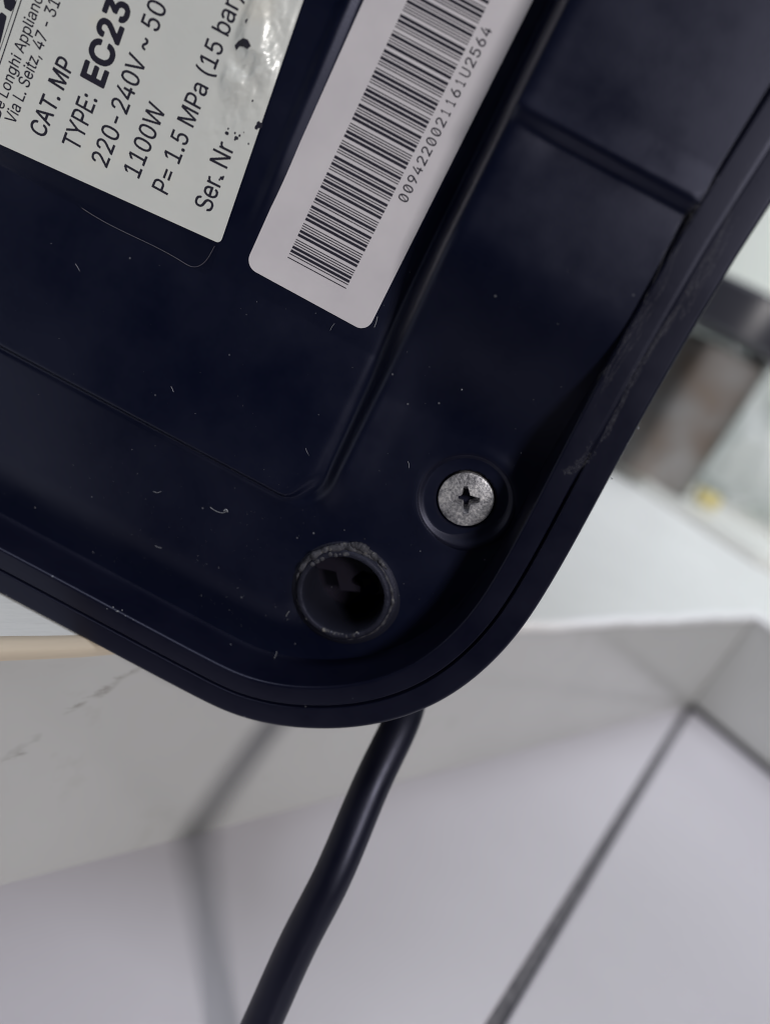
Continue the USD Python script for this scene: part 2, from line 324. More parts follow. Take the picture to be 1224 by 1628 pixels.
# base panel: one relief grid with the recesses, the step, and holes for the foot socket and the screw
foot = pan(548, 942, FL); screw = pan(740, 796, FL)
K = (D0 * 1000 + FL) / (D0 * 1000)
PX, PZ, BZ = -10.6 * K, -49.2 * K, 21.6 * K                      # right and lower edge of the label field, edge of the raised block
NX = pan(420, 182, FL + 1.6)[0] + 2.2
def depth(x, z):
    # label field: rounded box, signed distance (positive inside)
    r = 8.5; cx = PX - r; cz = PZ + r
    qx, qz = x - cx, cz - z
    s = -(np.hypot(np.maximum(qx, 0), np.maximum(qz, 0)) + np.minimum(np.maximum(qx, qz), 0) - r)
    ang = sstep(.15, .85, np.where(qx > 0, qx / (np.hypot(np.maximum(qx, 1e-6), np.maximum(qz, 0)) + 1e-9), 0))
    w = 1.15 + 2.6 * ang
    d = FL + (-1.0 + (PADD + 1.0) * np.clip((z - PZ) / 32, 0, 1)) * sstep(0, 1, s / w)
    d = d + (.45 + .7 * ang) * np.exp(-((s - .4 * w) / (.42 * w)) ** 2)
    d = d - 1.9 * np.exp(-((x - PX - .8) / 3.6) ** 2) * sstep(PX - 3.5, PX + .6, x) * sstep(PZ + 1, PZ + 12, z) * (1 - sstep(-24, -4, z))
    # raised block to the right, with a soft rib along its lower edge
    on = sstep(PX - 3.2, PX + .5, x)
    d = d - on * (.8 * sstep(-1.4, 1.4, z - BZ))
    d = d - on * .28 * np.exp(-((z - BZ - .6) / 1.5) ** 2) * (1 - sstep(-4, 21, x))
    d = d - on * sstep(BZ, BZ + 6, z) * -(.016 * (x - PX) + .022 * (z - BZ))
    d = d + .7 * np.exp(-np.maximum(BZ - 1.4 - z, 0) / 5.0) * (1 - sstep(BZ - 1.8, BZ + .8, z)) * sstep(0, 9, x - PX)
    # the floor rises towards the right rim above the screw
    d = d - 8.8 * sstep(PX - 3.5, PX + .1, x) * sstep(-26, 6, z)
    d = d + sstep(PX, PX + 4, x) * sstep(-10, 6, z) * .020 * (x - PX)
    # narrow bar between the two stickers
    fade = sstep(-16, 4, z)
    bx = pan(462, 215, FL + 1)[0]
    d = d - fade * .75 * sstep(0, 1, 1 - np.abs(x - bx) / 2.2)
    # soft dish round the screw and the socket
    rs = np.hypot(x - screw[0], z - screw[1]); d = d - .15 * np.exp(-((rs - 9.6) / 1.4) ** 2) + .5 * (1 - sstep(7.8, 9.0, rs))
    rf = np.hypot(x - foot[0], z - foot[1]); d = d - .5 * np.exp(-np.maximum(rf - 8.5, 0) ** 2 / 6)
    return np.where(x > 12, np.maximum(d, -1.2 + 1.4 * sstep(12, 20, x)), d)
xs = np.unique(np.r_[np.linspace(-150, -100, 12), np.arange(-100, 27.5, .31)]); zs = np.unique(np.r_[np.arange(-89, 50, .31), np.linspace(50, 128, 18)])
gx, gz = np.meshgrid(xs, zs, indexing='ij'); gd = depth(gx, gz)
gf = grid_faces(len(xs), len(zs))
ed = shapely.distance(Polygon(OUT).exterior, shapely.points(np.column_stack([gx.ravel(), gz.ravel()]))).reshape(gx.shape)
gd = gd + 1.5 * (1 - sstep(9.0, 23.0, ed)) * (1 - sstep(-50, -30, gz))
inside = shapely.contains_xy(Polygon(OUT).buffer(-6.4), gx.ravel(), gz.ravel())
rf, rs = np.hypot(gx - foot[0], gz - foot[1]).ravel(), np.hypot(gx - screw[0], gz - screw[1]).ravel()
keep = inside & (rf > 8.6) & (rs > 5.6)
gf = gf[keep[gf].all(1)]
used = np.unique(gf); remap = np.full(gx.size, -1); remap[used] = np.arange(len(used))
panel = part(em, 'base_panel', (PW(np.column_stack([gx.ravel(), gd.ravel(), gz.ravel()])[used]), remap[gf]), BLACK, smooth=True)

def facing(v, c, dep):                                          # lathe (x, y, h) -> panel: h points out of the panel towards the viewer
    v = np.asarray(v, float); return PW(np.column_stack([c[0] + v[:, 0], dep - v[:, 2], c[1] + v[:, 1]]))
# foot socket: a collar with a bore, a broken stub inside, glue round the lip
rin = 7.9
sv, sf = lathe([(11.2, -.6), (10.6, .15), (10.3, .5), (10.0, .7), (9.6, .85), (9.35, 1.1), (9.1, 1.6), (8.8, 1.85), (rin + .35, 1.9), (rin + .1, 1.65), (rin, 1.3), (rin - .05, .8), (rin - .2, -6), (rin - .3, -11)], 144)
nz = meshkit.fbm(sv * .55) if hasattr(meshkit, 'fbm') else np.zeros(len(sv))
a = np.arctan2(sv[:, 1], sv[:, 0])
sv[:, 2] += .4 * nz * (np.hypot(sv[:, 0], sv[:, 1]) > rin + .05) * (np.hypot(sv[:, 0], sv[:, 1]) < 9.5)
sock = part(em, 'foot_socket', (facing(sv, foot, FL), sf), COLLAR, smooth=60)
bv, bf = lathe([(rin, -10.8), (0.001, -10.8)], 48)
part(sock, 'socket_floor', (facing(bv, foot, FL), bf[:, ::-1] if False else bf), HOLE, smooth=False)
web = Point(0, 0).buffer(rin - .2, quad_segs=24).intersection(Polygon([(-9, -1.2), (-3.5, .6), (-1.0, -2.6), (9, 2.0), (9, 9), (-9, 9)]))
web = web.buffer(-.45).buffer(.45).difference(Polygon([(.2, .4), (1.3, 3.2), (4.2, 3.6), (5.6, 1.2), (4.6, -.6), (3.4, -1.6), (2.6, .6)]).buffer(-.3).buffer(.7))
wm = extrude_poly(web, 3.0); st = (np.array(wm.vertices) + [0, 0, -8.6], wm.faces)
part(sock, 'web', (facing(st[0], foot, FL), st[1]), HOLE, smooth=35)
def ring_lumps(a0, a1, r0, rad, h, seed, n=90):
    rng = np.random.default_rng(seed); t = np.radians(np.linspace(a0, a1, n))
    env = np.sin(np.linspace(0, np.pi, n)) ** .5
    jag = np.convolve(rng.normal(size=n + 14), np.hanning(13) / 4.5, 'valid')[:n]
    jag2 = np.convolve(rng.normal(size=n + 14), np.hanning(9) / 3.2, 'valid')[:n]
    r = r0 + .22 * jag
    pts = np.column_stack([r * np.cos(t), r * np.sin(t), h + .18 * jag2])
    return tube(pts, rad * env * np.clip(1 + .4 * jag2, .45, 1.7), 12)
# directions are in the panel (x right, z up); the picture is rolled by 28 degrees
for a0, a1, r0, rad, h, sd in ((75, 195, 9.5, .75, 1.1, 1), (60, 128, 10.0, .62, .8, 2), (85, 108, 10.4, .85, .9, 7), (95, 175, 8.5, .42, 1.65, 3), (255, 330, 8.3, .36, 1.65, 4), (-60, 75, 9.4, .38, 1.1, 5), (200, 260, 9.0, .28, 1.4, 6)):
    v, f = ring_lumps(a0, a1, r0, rad, h, sd)
    part(sock, 'glue_remains', (facing(v, foot, FL), f), FOAM, smooth=60)

# screw in its counterbore
part(em, 'screw_recess', (lambda s: (facing(s[0], screw, FL), s[1]))(lathe([(9.9, -.5), (9.2, .05), (8.8, .1), (8.4, -.05), (8.0, -.4), (7.3, -.75), (6.4, -.95), (5.6, -1.0), (5.4, -1.3), (5.3, -3), (0.01, -3)], 96)), BLACK_RIM, smooth=40)
R = 5.2
head = m3.Manifold.revolve(m3.CrossSection([[(0, -2.2), (R - .35, -2.2), (R, -1.8), (R, -.35), (R - .12, -.1), (R - .4, .08), (R * .6, .33), (R * .3, .42), (0, .44)]]), 96)
up = pan(740, 776, FL) - pan(740, 816, FL); ca = math.degrees(math.atan2(up[1], up[0]))
def arm(w0, l0, w1, l1, z0, z1):
    pts = [(sx * l * .5, sy * w * .5, z) for (w, l, z) in ((w0, l0, z0), (w1, l1, z1)) for sx in (-1, 1) for sy in (-1, 1)]
    return m3.Manifold.hull_points(np.array(pts))
def star_arm():
    return m3.Manifold.hull_points(np.array([(0, 1.15, .6), (0, -1.15, .6), (2.75, .42, .6), (2.75, -.42, .6), (0, .7, -2.6), (0, -.7, -2.6), (1.35, .3, -2.6), (1.35, -.3, -2.6)]))
cross = m3.Manifold()
for q in range(4): cross = cross + star_arm().rotate([0, 0, 90 * q])
head = (head - cross.rotate([0, 0, ca])).to_mesh()
part(em, 'screw', (facing(head.vert_properties[:, :3], screw, FL - (-.75)), head.tri_verts), ZINC, smooth=30)

# ------------------------------------------------------------------ stickers
DB = FL + PADD - .12                                             # barcode sticker, top face
DN = FL + PADD - .16                                             # nameplate
def quad_sheet(poly, dep, thick):
    m = extrude_poly(poly, thick); v = np.array(m.vertices)
    return PW(np.column_stack([v[:, 0], dep + thick - v[:, 2], v[:, 1]])), m.faces
def rounded(poly, r):
    return poly.buffer(-r).buffer(r, quad_segs=10)
bl, br = pan(388, 432, DB), pan(583, 528, DB)
lu = pan(578, 0, DB) - pan(396, 407, DB); ru = pan(847, 0, DB) - pan(606, 482, DB)
def along(p, d, z): return p + d * (z - p[1]) / d[1]
cbl, cbr = np.array([pan(396, 407, DB)[0] - .05, pan(480, 474, DB)[1]]), np.array([0, 0])
low0, low1 = pan(430, 445, DB), pan(540, 505, DB)
def cross_lines(p, d, q, e):
    t = np.linalg.solve(np.column_stack([d, -e]), q - p)[0]; return p + t * d
L0, R0 = cross_lines(pan(396, 407, DB), lu, low0, low1 - low0), cross_lines(pan(606, 482, DB), ru, low0, low1 - low0)
LT, RT_ = along(L0, lu, 52.), along(R0, ru, 52.)
bc = part(em, 'barcode_sticker', quad_sheet(rounded(Polygon([L0, R0, RT_, LT]), 2.2), DB, .13), PAPER, smooth=False, label='white barcode sticker with a printed number')
# bars: Code 39 of the printed number
C39 = {'0': 'nnnwwnwnn', '1': 'wnnwnnnnw', '2': 'nnwwnnnnw', '3': 'wnwwnnnnn', '4': 'nnnwwnnnw', '5': 'wnnwwnnnn', '6': 'nnwwwnnnn', '7': 'nnnwnnwnw', '8': 'wnnwnnwnn', '9': 'nnwwnnwnn', 'U': 'wwnnnnnnw', '*': 'nwnnwnwnn'}
code = '0094220021161U2564'
b00, b10, b01, b11 = pan(457, 409, DB), pan(550, 459, DB), pan(646, 2, DB), pan(774, 9, DB)
def barpt(s, t):                                                # s across the bars 0..1, t along the sticker in mm from the first bar
    l = b00 + (b01 - b00) * t / (b01[1] - b00[1]); r = b10 + (b11 - b10) * (t) / (b01[1] - b00[1])
    dz = (b11[1] - b10[1]) / (b01[1] - b00[1])
    l = b00 + (b01 - b00) / np.linalg.norm(b01 - b00) * t; r = b10 + (b11 - b10) / np.linalg.norm(b11 - b10) * t
    return l + (r - l) * s
quads, t, mod = [], 0.0, .205
for ch in '*' + code + '*':
    for i, wn in enumerate(C39[ch]):
        w = mod * (2.5 if wn == 'w' else 1)
        if i % 2 == 0: quads.append((t, t + w - .03))
        t += w
    t += mod
bv, bf = [], []
for a, b in quads:
    n = len(bv); P4 = [barpt(0, a), barpt(1, a), barpt(1, b), barpt(0, b)]
    bv += [(p[0], DB - .012, p[1]) for p in P4]; bf += [[n, n + 1, n + 2], [n, n + 2, n + 3]]
part(bc, 'barcode_bars', (PW(bv), np.array(bf)), INK, smooth=False)
def letters(text, w):
    m = meshkit.text_mesh(text, 1.0, .012); v, n = np.array(m.vertices), np.array(m.face_normals)
    tri = [Polygon(v[f][:, :2]).buffer(1e-4) for f, q in zip(m.faces, n) if q[2] > .5]
    return extrude_poly(shapely.union_all(tri).buffer(w, quad_segs=3).simplify(.006), .012)
def put_text(mesh, start, end, cap, x_scale, dep, shear=0.0):
    """text mesh (reading +x, caps 1 high) -> panel, reading from start towards end, capitals 'cap' mm high to the left of the reading direction"""
    d = end - start; d = d / np.linalg.norm(d); n = np.array([-d[1], d[0]])
    v = np.array(mesh.vertices); p = start + v[:, :1] * x_scale * d + v[:, 1:2] * cap * n
    return PW(np.column_stack([p[:, 0], dep - v[:, 2], p[:, 1]])), mesh.faces
d0, d1 = pan(641.5, 314, DB), pan(772, 49, DB)
n_d = len(code) - 1; dv = (d1 - d0) / n_d; dn = np.array([-dv[1], dv[0]]) / np.linalg.norm(dv)
acc = []
for i, ch in enumerate(code):
    tmx = letters(ch, .012); v = np.array(tmx.vertices); w = v[:, 0].max() - v[:, 0].min()
    c0 = d0 + dv * i
    wid = 1.15 if ch not in '1' else .62
    v[:, 0] = (v[:, 0] - v[:, 0].min()) / w - .5; v[:, 1] -= .5
    p = c0 + v[:, :1] * wid * dv / np.linalg.norm(dv) + v[:, 1:2] * 1.75 * dn
    acc.append(trimesh.Trimesh(PW(np.column_stack([p[:, 0], DB - .004 - v[:, 2] * .8, p[:, 1]])), tmx.faces, process=False))
    if ch == '0':                                               # slashed zeros
        s = np.array([(-.32, -.5), (-.18, -.5), (.32, .5), (.18, .5)]); p = c0 + s[:, :1] * dv / np.linalg.norm(dv) * 1.0 + s[:, 1:] * 1.2 * dn
        acc.append(trimesh.Trimesh(PW(np.column_stack([p[:, 0], np.full(4, DB - .012), p[:, 1]])), [[0, 1, 2], [0, 2, 3]], process=False))
part(bc, 'printed_number', trimesh.util.concatenate(acc), INK, smooth=False)

# nameplate: silver sheet with a dented, torn patch, under a clear film that runs past it
ne = pan(420, 182, DN) - pan(356, 370, DN)
nr = pan(356, 370, DN); nl0, nl1 = pan(5, 231, DN), pan(330, 378, DN)
NR0 = cross_lines(nr, ne, nl0, nl1 - nl0); NL0 = nl0 + (nl0 - nl1) * 1.0
NRT = along(NR0, ne, 50.); NLT = NL0 + (NRT - NR0)
plate = rounded(Polygon([NL0, NR0, NRT, NLT]), .9)
dent = pan(395, 95, DN); dents = [(pan(402, 72, DN), 2.6, .42, 1), (pan(385, 95, DN), 2.4, -.30, 2), (pan(372, 128, DN), 2.6, .30, 3), (pan(410, 38, DN), 2.6, .28, 4), (pan(418, 110, DN), 2.2, .22, 5), (pan(350, 150, DN), 4.5, -.14, 6), (pan(425, 10, DN), 3.5, .2, 7)]
tx = np.arange(-64, -36, .22); tz = np.arange(-20, 51, .22)
def dent_h(x, z):
    h = np.zeros_like(x)
    for c, r, am, sd in dents:
        g = np.exp(-(((x - c[0]) ** 2 + (z - c[1]) ** 2) / r ** 2))
        nn = meshkit.fbm(np.column_stack([x.ravel() * .55 + sd * 9, z.ravel() * .55, np.full(x.size, sd * 3.1)])).reshape(x.shape)
        h += 1.5 * am * g * (1 + 1.7 * nn)
    env = np.exp(-(((x - dent[0] - .5) / 4.5) ** 2 + ((z - dent[1]) / 11) ** 2))
    cr = meshkit.fbm(np.column_stack([x.ravel() * .9, z.ravel() * .6, np.full(x.size, 5.)])).reshape(x.shape)
    h += .8 * env * np.abs(cr)
    h = np.clip(h, -.09, 1.3)
    tl = pan(369, 40, DN)[0] + .5
    h = h * (.12 + .88 * sstep(tl, tl + 1.6, x))
    return h
def relief_sheet(poly, dep, step=.3):
    x0, z0, x1, z1 = poly.bounds
    X = np.arange(x0 - .1, x1 + .3, .27); Z = np.arange(z0 - .1, z1 + .3, .27)
    ax, az = np.meshgrid(X, Z, indexing='ij'); ok = shapely.contains_xy(poly.buffer(.02), ax.ravel(), az.ravel())
    # snap the fringe to the outline so that the edge is clean
    shell = poly.exterior; fring = ~ok & shapely.contains_xy(poly.buffer(.33), ax.ravel(), az.ravel())
    P = np.column_stack([ax.ravel(), az.ravel()])
    for i in np.nonzero(fring)[0]:
        q = shell.interpolate(shell.project(Point(P[i]))); P[i] = (q.x, q.y)
    ok = ok | fring; F = grid_faces(len(X), len(Z)); F = F[ok[F].all(1)]
    h = dent_h(P[:, 0], P[:, 1]) * sstep(0, .8, np.array(shapely.distance(shell, shapely.points(P))))
    u = np.unique(F); mp = np.full(len(P), -1); mp[u] = np.arange(len(u))
    return PW(np.column_stack([P[:, 0], dep - h, P[:, 1]])[u]), mp[F]
npl = part(em, 'nameplate', relief_sheet(plate, DN), SILVER, smooth=True, label='silver rating plate with dented torn foil at its edge')
lines = [  # (text, prefix that ends at the second point, baseline start, baseline end, cap-top point at the start, bold)
    ('Ser. Nr :', 'Ser. Nr', (335, 338), (373, 234), (307, 327), 0.012),
    ('P= 1.5 MPa (15 bar)', 'P= 1.5 MPa (15 b', (266, 310), (369, 40), (240, 299), 0.012),
    ('1100W', '1100W', (221, 284), (264, 174), (194, 273), 0.012),
    ('220-240V ~ 50-60Hz', '220-240V ~ 50', (170, 267), (266, 10), (142.5, 256), 0.012),
    ('TYPE:', 'TYPE:', (125, 241), (155, 158), (96.5, 230.5), 0.012),
    ('EC23', 'EC23', (163, 140), (209, 8), (127, 126), 0.06),
    ('CAT. MP', 'CAT. MP', (70, 220), (118, 101), (44.5, 209), 0.022),
    ('Via L. Seitz, 47 - 31', 'Via L. Seitz, 47 - 3', (23.5, 198), (91, 17), (5.5, 191), 0.012),
    ('De Longhi Appliances', 'De Longhi Applian', (0, 188), (64, 10), (-16, 180), 0.012)]
for txt, pre, s, e, c, bold in lines:
    S, E_, Cc = pan(*s, DN), pan(*e, DN), pan(*c, DN)
    full = letters(txt, bold); pm = letters(pre, bold)
    x0 = full.vertices[:, 0].min(); L = np.linalg.norm(E_ - S); sc = L / (pm.vertices[:, 0].max() - x0)
    full.vertices[:, 0] -= x0
    d = (E_ - S) / L; cap = abs(np.array([-d[1], d[0]]) @ (Cc - S))
    v, f = put_text(full, S, E_, cap, sc, DN - .006)
    h = dent_h((v[:, 0] * 1000), (v[:, 2] - CAMZ) * 1000); v[:, 1] -= h / 1000
    part(npl, 'printed_line', (v, f), INK, smooth=False)
# stray marks under "Nr", the black speck of the tear, and the double frame round the badge in the corner
sp = []
for (x, y, r) in ((363, 204, .16), (374, 211, .18), (381, 215, .2), (374, 221, .2), (388, 210, .1), (395, 228, .16), (402, 160, .16), (411, 196, .35), (408, 201, .4), (414, 199, .4), (352, 283, .2), (355, 281, .2), (349, 285, .18), (396, 36, .3)):
    c = pan(x, y, DN); m = trimesh.creation.cylinder(r, .01, sections=7); v = np.array(m.vertices)
    hh = dent_h(np.array([c[0]]), np.array([c[1]]))[0]
    sp.append(trimesh.Trimesh(PW(np.column_stack([c[0] + v[:, 0], DN - .014 - hh + v[:, 2], c[1] + v[:, 1] * 1.2])), m.faces, process=False))
tear = [pan(x, y, DN) for x, y in ((374, 72), (380, 66), (390, 63), (398, 66), (403, 76), (397, 81), (391, 77), (383, 74), (376, 80))]
tpoly = Polygon(tear); m = extrude_poly(tpoly, .01); m = m.subdivide(); m = m.subdivide(); v = np.array(m.vertices)
hh = dent_h(v[:, 0], v[:, 1]); sp.append(trimesh.Trimesh(PW(np.column_stack([v[:, 0], DN - .05 - hh - v[:, 2], v[:, 1]])), m.faces, process=False))
part(npl, 'dark_specks', trimesh.util.concatenate(sp), INK, smooth=False)
def strip(a, b, w):
    d = (b - a) / np.linalg.norm(b - a); n = np.array([-d[1], d[0]]) * w / 2
    return Polygon([a - n, b - n, b + n, a + n])
fa, fb = pan(-14, 142, DN), pan(33.5, 0, DN); fd = (fb - fa) / np.linalg.norm(fb - fa); fn = np.array([-fd[1], fd[0]])
fr_p = [strip(fa - fd * 1, fb + fd * 12, .22), strip(fa + fn * .75, fb + fd * 12 + fn * .75, .14)]
part(npl, 'badge_frame', trimesh.util.concatenate([trimesh.Trimesh(*quad_sheet(p, DN - .014, .01), process=False) for p in fr_p]), INK, smooth=False)
bp = Polygon([pan(*p, DN) for p in ((-40, 118), (-6, 83), (2, 52), (8, 26), (3, 22), (-8, 40), (-30, 60))])
bq = Polygon([pan(*p, DN) for p in ((8, 0), (18, -12), (23, 4), (17, 14), (10, 10))])
part(npl, 'badge', trimesh.util.concatenate([trimesh.Trimesh(*quad_sheet(p.buffer(.3), DN - .014, .01), process=False) for p in (bp, bq)]), INK, smooth=False)
f0, f1 = pan(0, 263, DN), pan(305, 425, DN)
FR = cross_lines(pan(345, 400, DN), ne, f0, f1 - f0); FLL = f0 + (f0 - f1)
film = rounded(Polygon([FLL, FR + np.array([0.05, 0]), NR0 + ne / np.linalg.norm(ne) * .2, NL0 + np.array([0, .2])]), 1.3)
part(em, 'clear_film', (lambda q: (q[0], q[1]))((lambda m: (PW(np.column_stack([m.vertices[:, 0], np.full(len(m.vertices), DN + .04), m.vertices[:, 1]])), m.faces[m.face_normals[:, 2] > .5][:, ::-1]))(extrude_poly(film, .1))), FILM, smooth=False, label='clear film edge below the silver rating plate')
edge = np.array([(x, DN + .0, z) for x, z in np.array(film.exterior.coords)])
ks = [i for i, p in enumerate(edge) if p[2] < NR0[1] - .3 or p[0] > NR0[0] - .4]
e2 = spline([pan(130, 330, DN), pan(220, 379, DN), pan(290, 416, DN), pan(308, 424, DN), pan(322, 419, DN), pan(334, 404, DN), pan(341, 391, DN)], 60)
part(em, 'film_edge', tube(PW(np.column_stack([e2[:, 0], np.full(60, DN - .03), e2[:, 1]])), .00005, 6), mat('film_edge', {'p': ('principled_bsdf', {'base_color': (.10, .10, .12), 'roughness': .2})}, []), smooth=60)

# ------------------------------------------------------------------ lint, dust and scuffs on the plastic
rng = np.random.default_rng(11)
dm = []
def fleck(x, z, dep, r):
    n = 6; a = np.sort(rng.uniform(0, 2 * np.pi, n)); rr = r * rng.uniform(.5, 1.2, n)
    v = np.column_stack([x + rr * np.cos(a), np.full(n, dep - .03), z + rr * np.sin(a)]); v = np.vstack([v, [x, dep - .03 - r * .6, z]])
    dm.append(trimesh.Trimesh(PW(v), [[n, i, (i + 1) % n] for i in range(n)], process=False))
def fibre(pts, r, dep):
    c = spline([pan(*p, dep) for p in pts], 14)
    dm.append(trimesh.Trimesh(*tube(PW(np.column_stack([c[:, 0], np.full(14, dep - .06), c[:, 1]])), r * .8 / 1000, 5), process=False))
pd = lambda p: float(depth(*[np.array(q) for q in pan(*p, FL)]))
for _ in range(150):
    px, py = rng.uniform(0, 900), rng.uniform(400, 1080)
    p = pan(px, py, FL)
    if not Polygon(OUT).buffer(-11.5).contains(Point(p)) or np.hypot(*(p - foot)) < 9.8 or np.hypot(*(p - screw)) < 9: continue
    fleck(p[0], p[1], float(depth(p[0], p[1])), rng.uniform(.03, .10) * (1.6 if rng.random() < .08 else 1))
for _ in range(260):
    px, py = rng.normal(260, 170), rng.normal(930, 110)
    p = pan(px, py, FL)
    if not Polygon(OUT).buffer(-12).contains(Point(p)) or np.hypot(*(p - foot)) < 10.8 or np.hypot(*(p - screw)) < 9: continue
    fleck(p[0], p[1], float(depth(p[0], p[1])), rng.uniform(.018, .055))
for px, py, r in ((735, 618, .22), (76, 386, .16), (146, 790, .14), (378, 935, .13), (148, 878, .12), (320, 947, .1), (528, 932, .1), (668, 876, .14), (274, 617, .1), (457, 985, .12), (180, 968, .3), (186, 974, .25), (190, 966, .16)):
    p = pan(px, py, FL)
    if Polygon(OUT).buffer(-9.5).contains(Point(p)): fleck(p[0], p[1], float(depth(p[0], p[1])), r)
for pts, r in ((((334, 806), (343, 812), (352, 815), (361, 812)), .075), (((356, 812), (360, 810), (362, 814)), .16), (((486, 712), (489, 720), (494, 727)), .05), (((120, 419), (124, 425), (127, 431)), .07), (((244, 781), (250, 783), (256, 781)), .06),
               (((247, 868), (252, 870), (257, 871)), .06), (((432, 1050), (437, 1045), (440, 1036)), .07), (((455, 980), (457, 976), (460, 972)), .08), (((272, 614), (274, 618), (276, 623)), .07), (((595, 520), (598, 512), (600, 503)), .09), (((648, 733), (650, 738), (650, 744)), .07), (((525, 525), (528, 519), (532, 514)), .05)):
    fibre(pts, r, float(depth(*pan(*pts[0], FL))))
for px, py, r in ((1108, 514, .34), (1085, 551, .2), (1045, 608, .26), (1017, 680, .30), (1012, 662, .18), (975, 760, .26), (1000, 706, .16), (1140, 452, .3)):
    p = pan(px - 3, py, .3); fleck(p[0], p[1], .3, r)
for px, py, r in ((180, 966, .26), (187, 972, .34), (194, 970, .2), (200, 979, .2), (170, 968, .14), (212, 985, .16)):
    p = pan(px, py, 0); fleck(p[0], p[1], 0, r)
part(em, 'dust', trimesh.util.concatenate(dm), DUST, smooth=False, kind='stuff')
sc = []
def scuff(pts, w, seed, dep=-.06):
    r = np.random.default_rng(seed); c = spline([pan(*p, 0) for p in pts], 80); t = np.gradient(c, axis=0); t /= np.linalg.norm(t, axis=1, keepdims=True); n = np.column_stack([-t[:, 1], t[:, 0]])
    j = np.convolve(r.normal(size=90), np.ones(7) / 7, 'valid')[:80] * .35; ww = w * np.clip(.7 + 1.6 * np.convolve(r.normal(size=84), np.ones(5) / 5, 'valid'), .1, 2)[:80]
    c = c + n * j[:, None]; v = np.concatenate([np.column_stack([(c + s * n * ww[:, None])[:, 0], np.full(80, dep), (c + s * n * ww[:, None])[:, 1]])[:, None] for s in (-.5, .5)], 1).reshape(-1, 3)
    sc.append(trimesh.Trimesh(PW(v), grid_faces(80, 2), process=False))
def strands(pts, w, seed):
    r = np.random.default_rng(seed + 100)
    for k in range(7):
        o = r.normal(0, 4.0, 2); a, b = sorted(r.uniform(0, 1, 2)); n = len(pts)
        q = spline(np.array(pts, float), 60)[int(30 * a):int(30 + 30 * b) + 2]
        scuff([tuple(p + o) for p in q[::6]], w * r.uniform(.15, .35), seed * 7 + k)
strands(((1165, 205), (1110, 315), (1088, 352), (1050, 440), (1010, 525), (960, 610), (925, 680)), .7, 3)
strands(((1185, 250), (1130, 395), (1060, 510), (1010, 590), (965, 680), (940, 718), (905, 745), (872, 752)), .8, 4)
strands(((945, 700), (930, 730), (905, 746), (880, 748)), 1.0, 9)
strands(((1180, 330), (1120, 440), (1045, 560)), .5, 5)
part(rim, 'scuff_marks', trimesh.util.concatenate(sc), SCUFF, smooth=False)

# ------------------------------------------------------------------ power cord
cpts = [(.006, .215, .068), (.016, .190, .0685)] + [tuple(at_depth(*p)) for p in ((640, 1142, .169), (598, 1231, .1645), (525, 1401, .1595), (479, 1490, .1595), (408, 1645, .1605))]
last = np.array(cpts[-1]); dirn = last - np.array(cpts[-2]); dirn /= np.linalg.norm(dirn)
cpts += [tuple(last + dirn * .009 + np.array([0, 0, .0006]))]
while cpts[-1][2] < .0048: cpts[-1] = tuple(np.array(cpts[-1]) - dirn * .001)
e = np.array(cpts[-1]); cpts += [(e[0] + dirn[0] * .03 + .006, e[1] + dirn[1] * .03 - .016, .0041), (e[0] + .03, e[1] - .08, .0041)]
cd = thing('power_cord', (float(last[0]), float(last[1]), 0), 'round black power cord hanging down below the corner of the machine', 'power cord')
part(cd, 'cord', tube(spline(cpts, 140), .0040, 28), CABLE, smooth=60)

# ------------------------------------------------------------------ things behind, on the ledge (out of focus)
def lathe_at(prof, c, n=64):
    v, f = lathe(prof, n); return v + np.array([c[0], c[1], LEDGE]), f
GLASS = mat('jar_glass', {'t': ('transparent_bsdf', {'color': (.86, .88, .88)}), 'g': ('glossy_bsdf', {'color': (1, 1, 1), 'roughness': .06}), 'f': ('fresnel', {'IOR': 1.5}), 'm': ('mix_closure', {})},
            [('t.BSDF', 'm.closure1'), ('g.BSDF', 'm.closure2'), ('f.fac', 'm.fac')], surface='m.closure')
COFFEE = mat('brown_powder', {'g': ('texture_coordinate', {}), 'n': ('noise_texture', {'scale': 28.0, 'detail': 5.0}),
                              'r': ('rgb_ramp', {'ramp': [(.3, (.34, .25, .20)), (.5, (.39, .34, .32)), (.7, (.48, .46, .47))]}), 'p': ('principled_bsdf', {'roughness': .6})},
             [('g.object', 'n.vector'), ('n.fac', 'r.fac'), ('r.color', 'p.base_color')])
LID = mat('dark_lid', {'p': ('principled_bsdf', {'base_color': (.035, .035, .045), 'roughness': .35})}, [])
jc = (.188, .735); jr = .050
tr = thing('tray', (jc[0] + .02, jc[1] + .03, LEDGE), 'low white enamel tray under the jar of brown powder', 'tray')
trp = rounded(Polygon([(-.13, -.075), (.16, -.075), (.16, .12), (-.13, .12)]), .02)
ENAM = mat('white_enamel', {'g': ('texture_coordinate', {}), 'n': ('noise_texture', {'scale': 20.0}), 'r': ('rgb_ramp', {'ramp': [(.3, (.66, .67, .64)), (.7, (.74, .74, .71))]}), 'p': ('principled_bsdf', {'roughness': .25})}, [('g.object', 'n.vector'), ('n.fac', 'r.fac'), ('r.color', 'p.base_color')])
def tray_part(poly, h0, h1):
    m = extrude_poly(poly, h1 - h0); v = np.array(m.vertices); ca, sa = math.cos(YAW - math.pi / 2), math.sin(YAW - math.pi / 2)
    return np.column_stack([jc[0] + .02 + ca * v[:, 0] - sa * v[:, 1], jc[1] + .03 + sa * v[:, 0] + ca * v[:, 1], LEDGE + h0 + v[:, 2]]), m.faces
part(tr, 'tray_base', tray_part(trp, .0004, .003), ENAM, smooth=False)
part(tr, 'tray_rim', tray_part(trp.difference(trp.buffer(-.004)), .003, .010), ENAM, smooth=False)
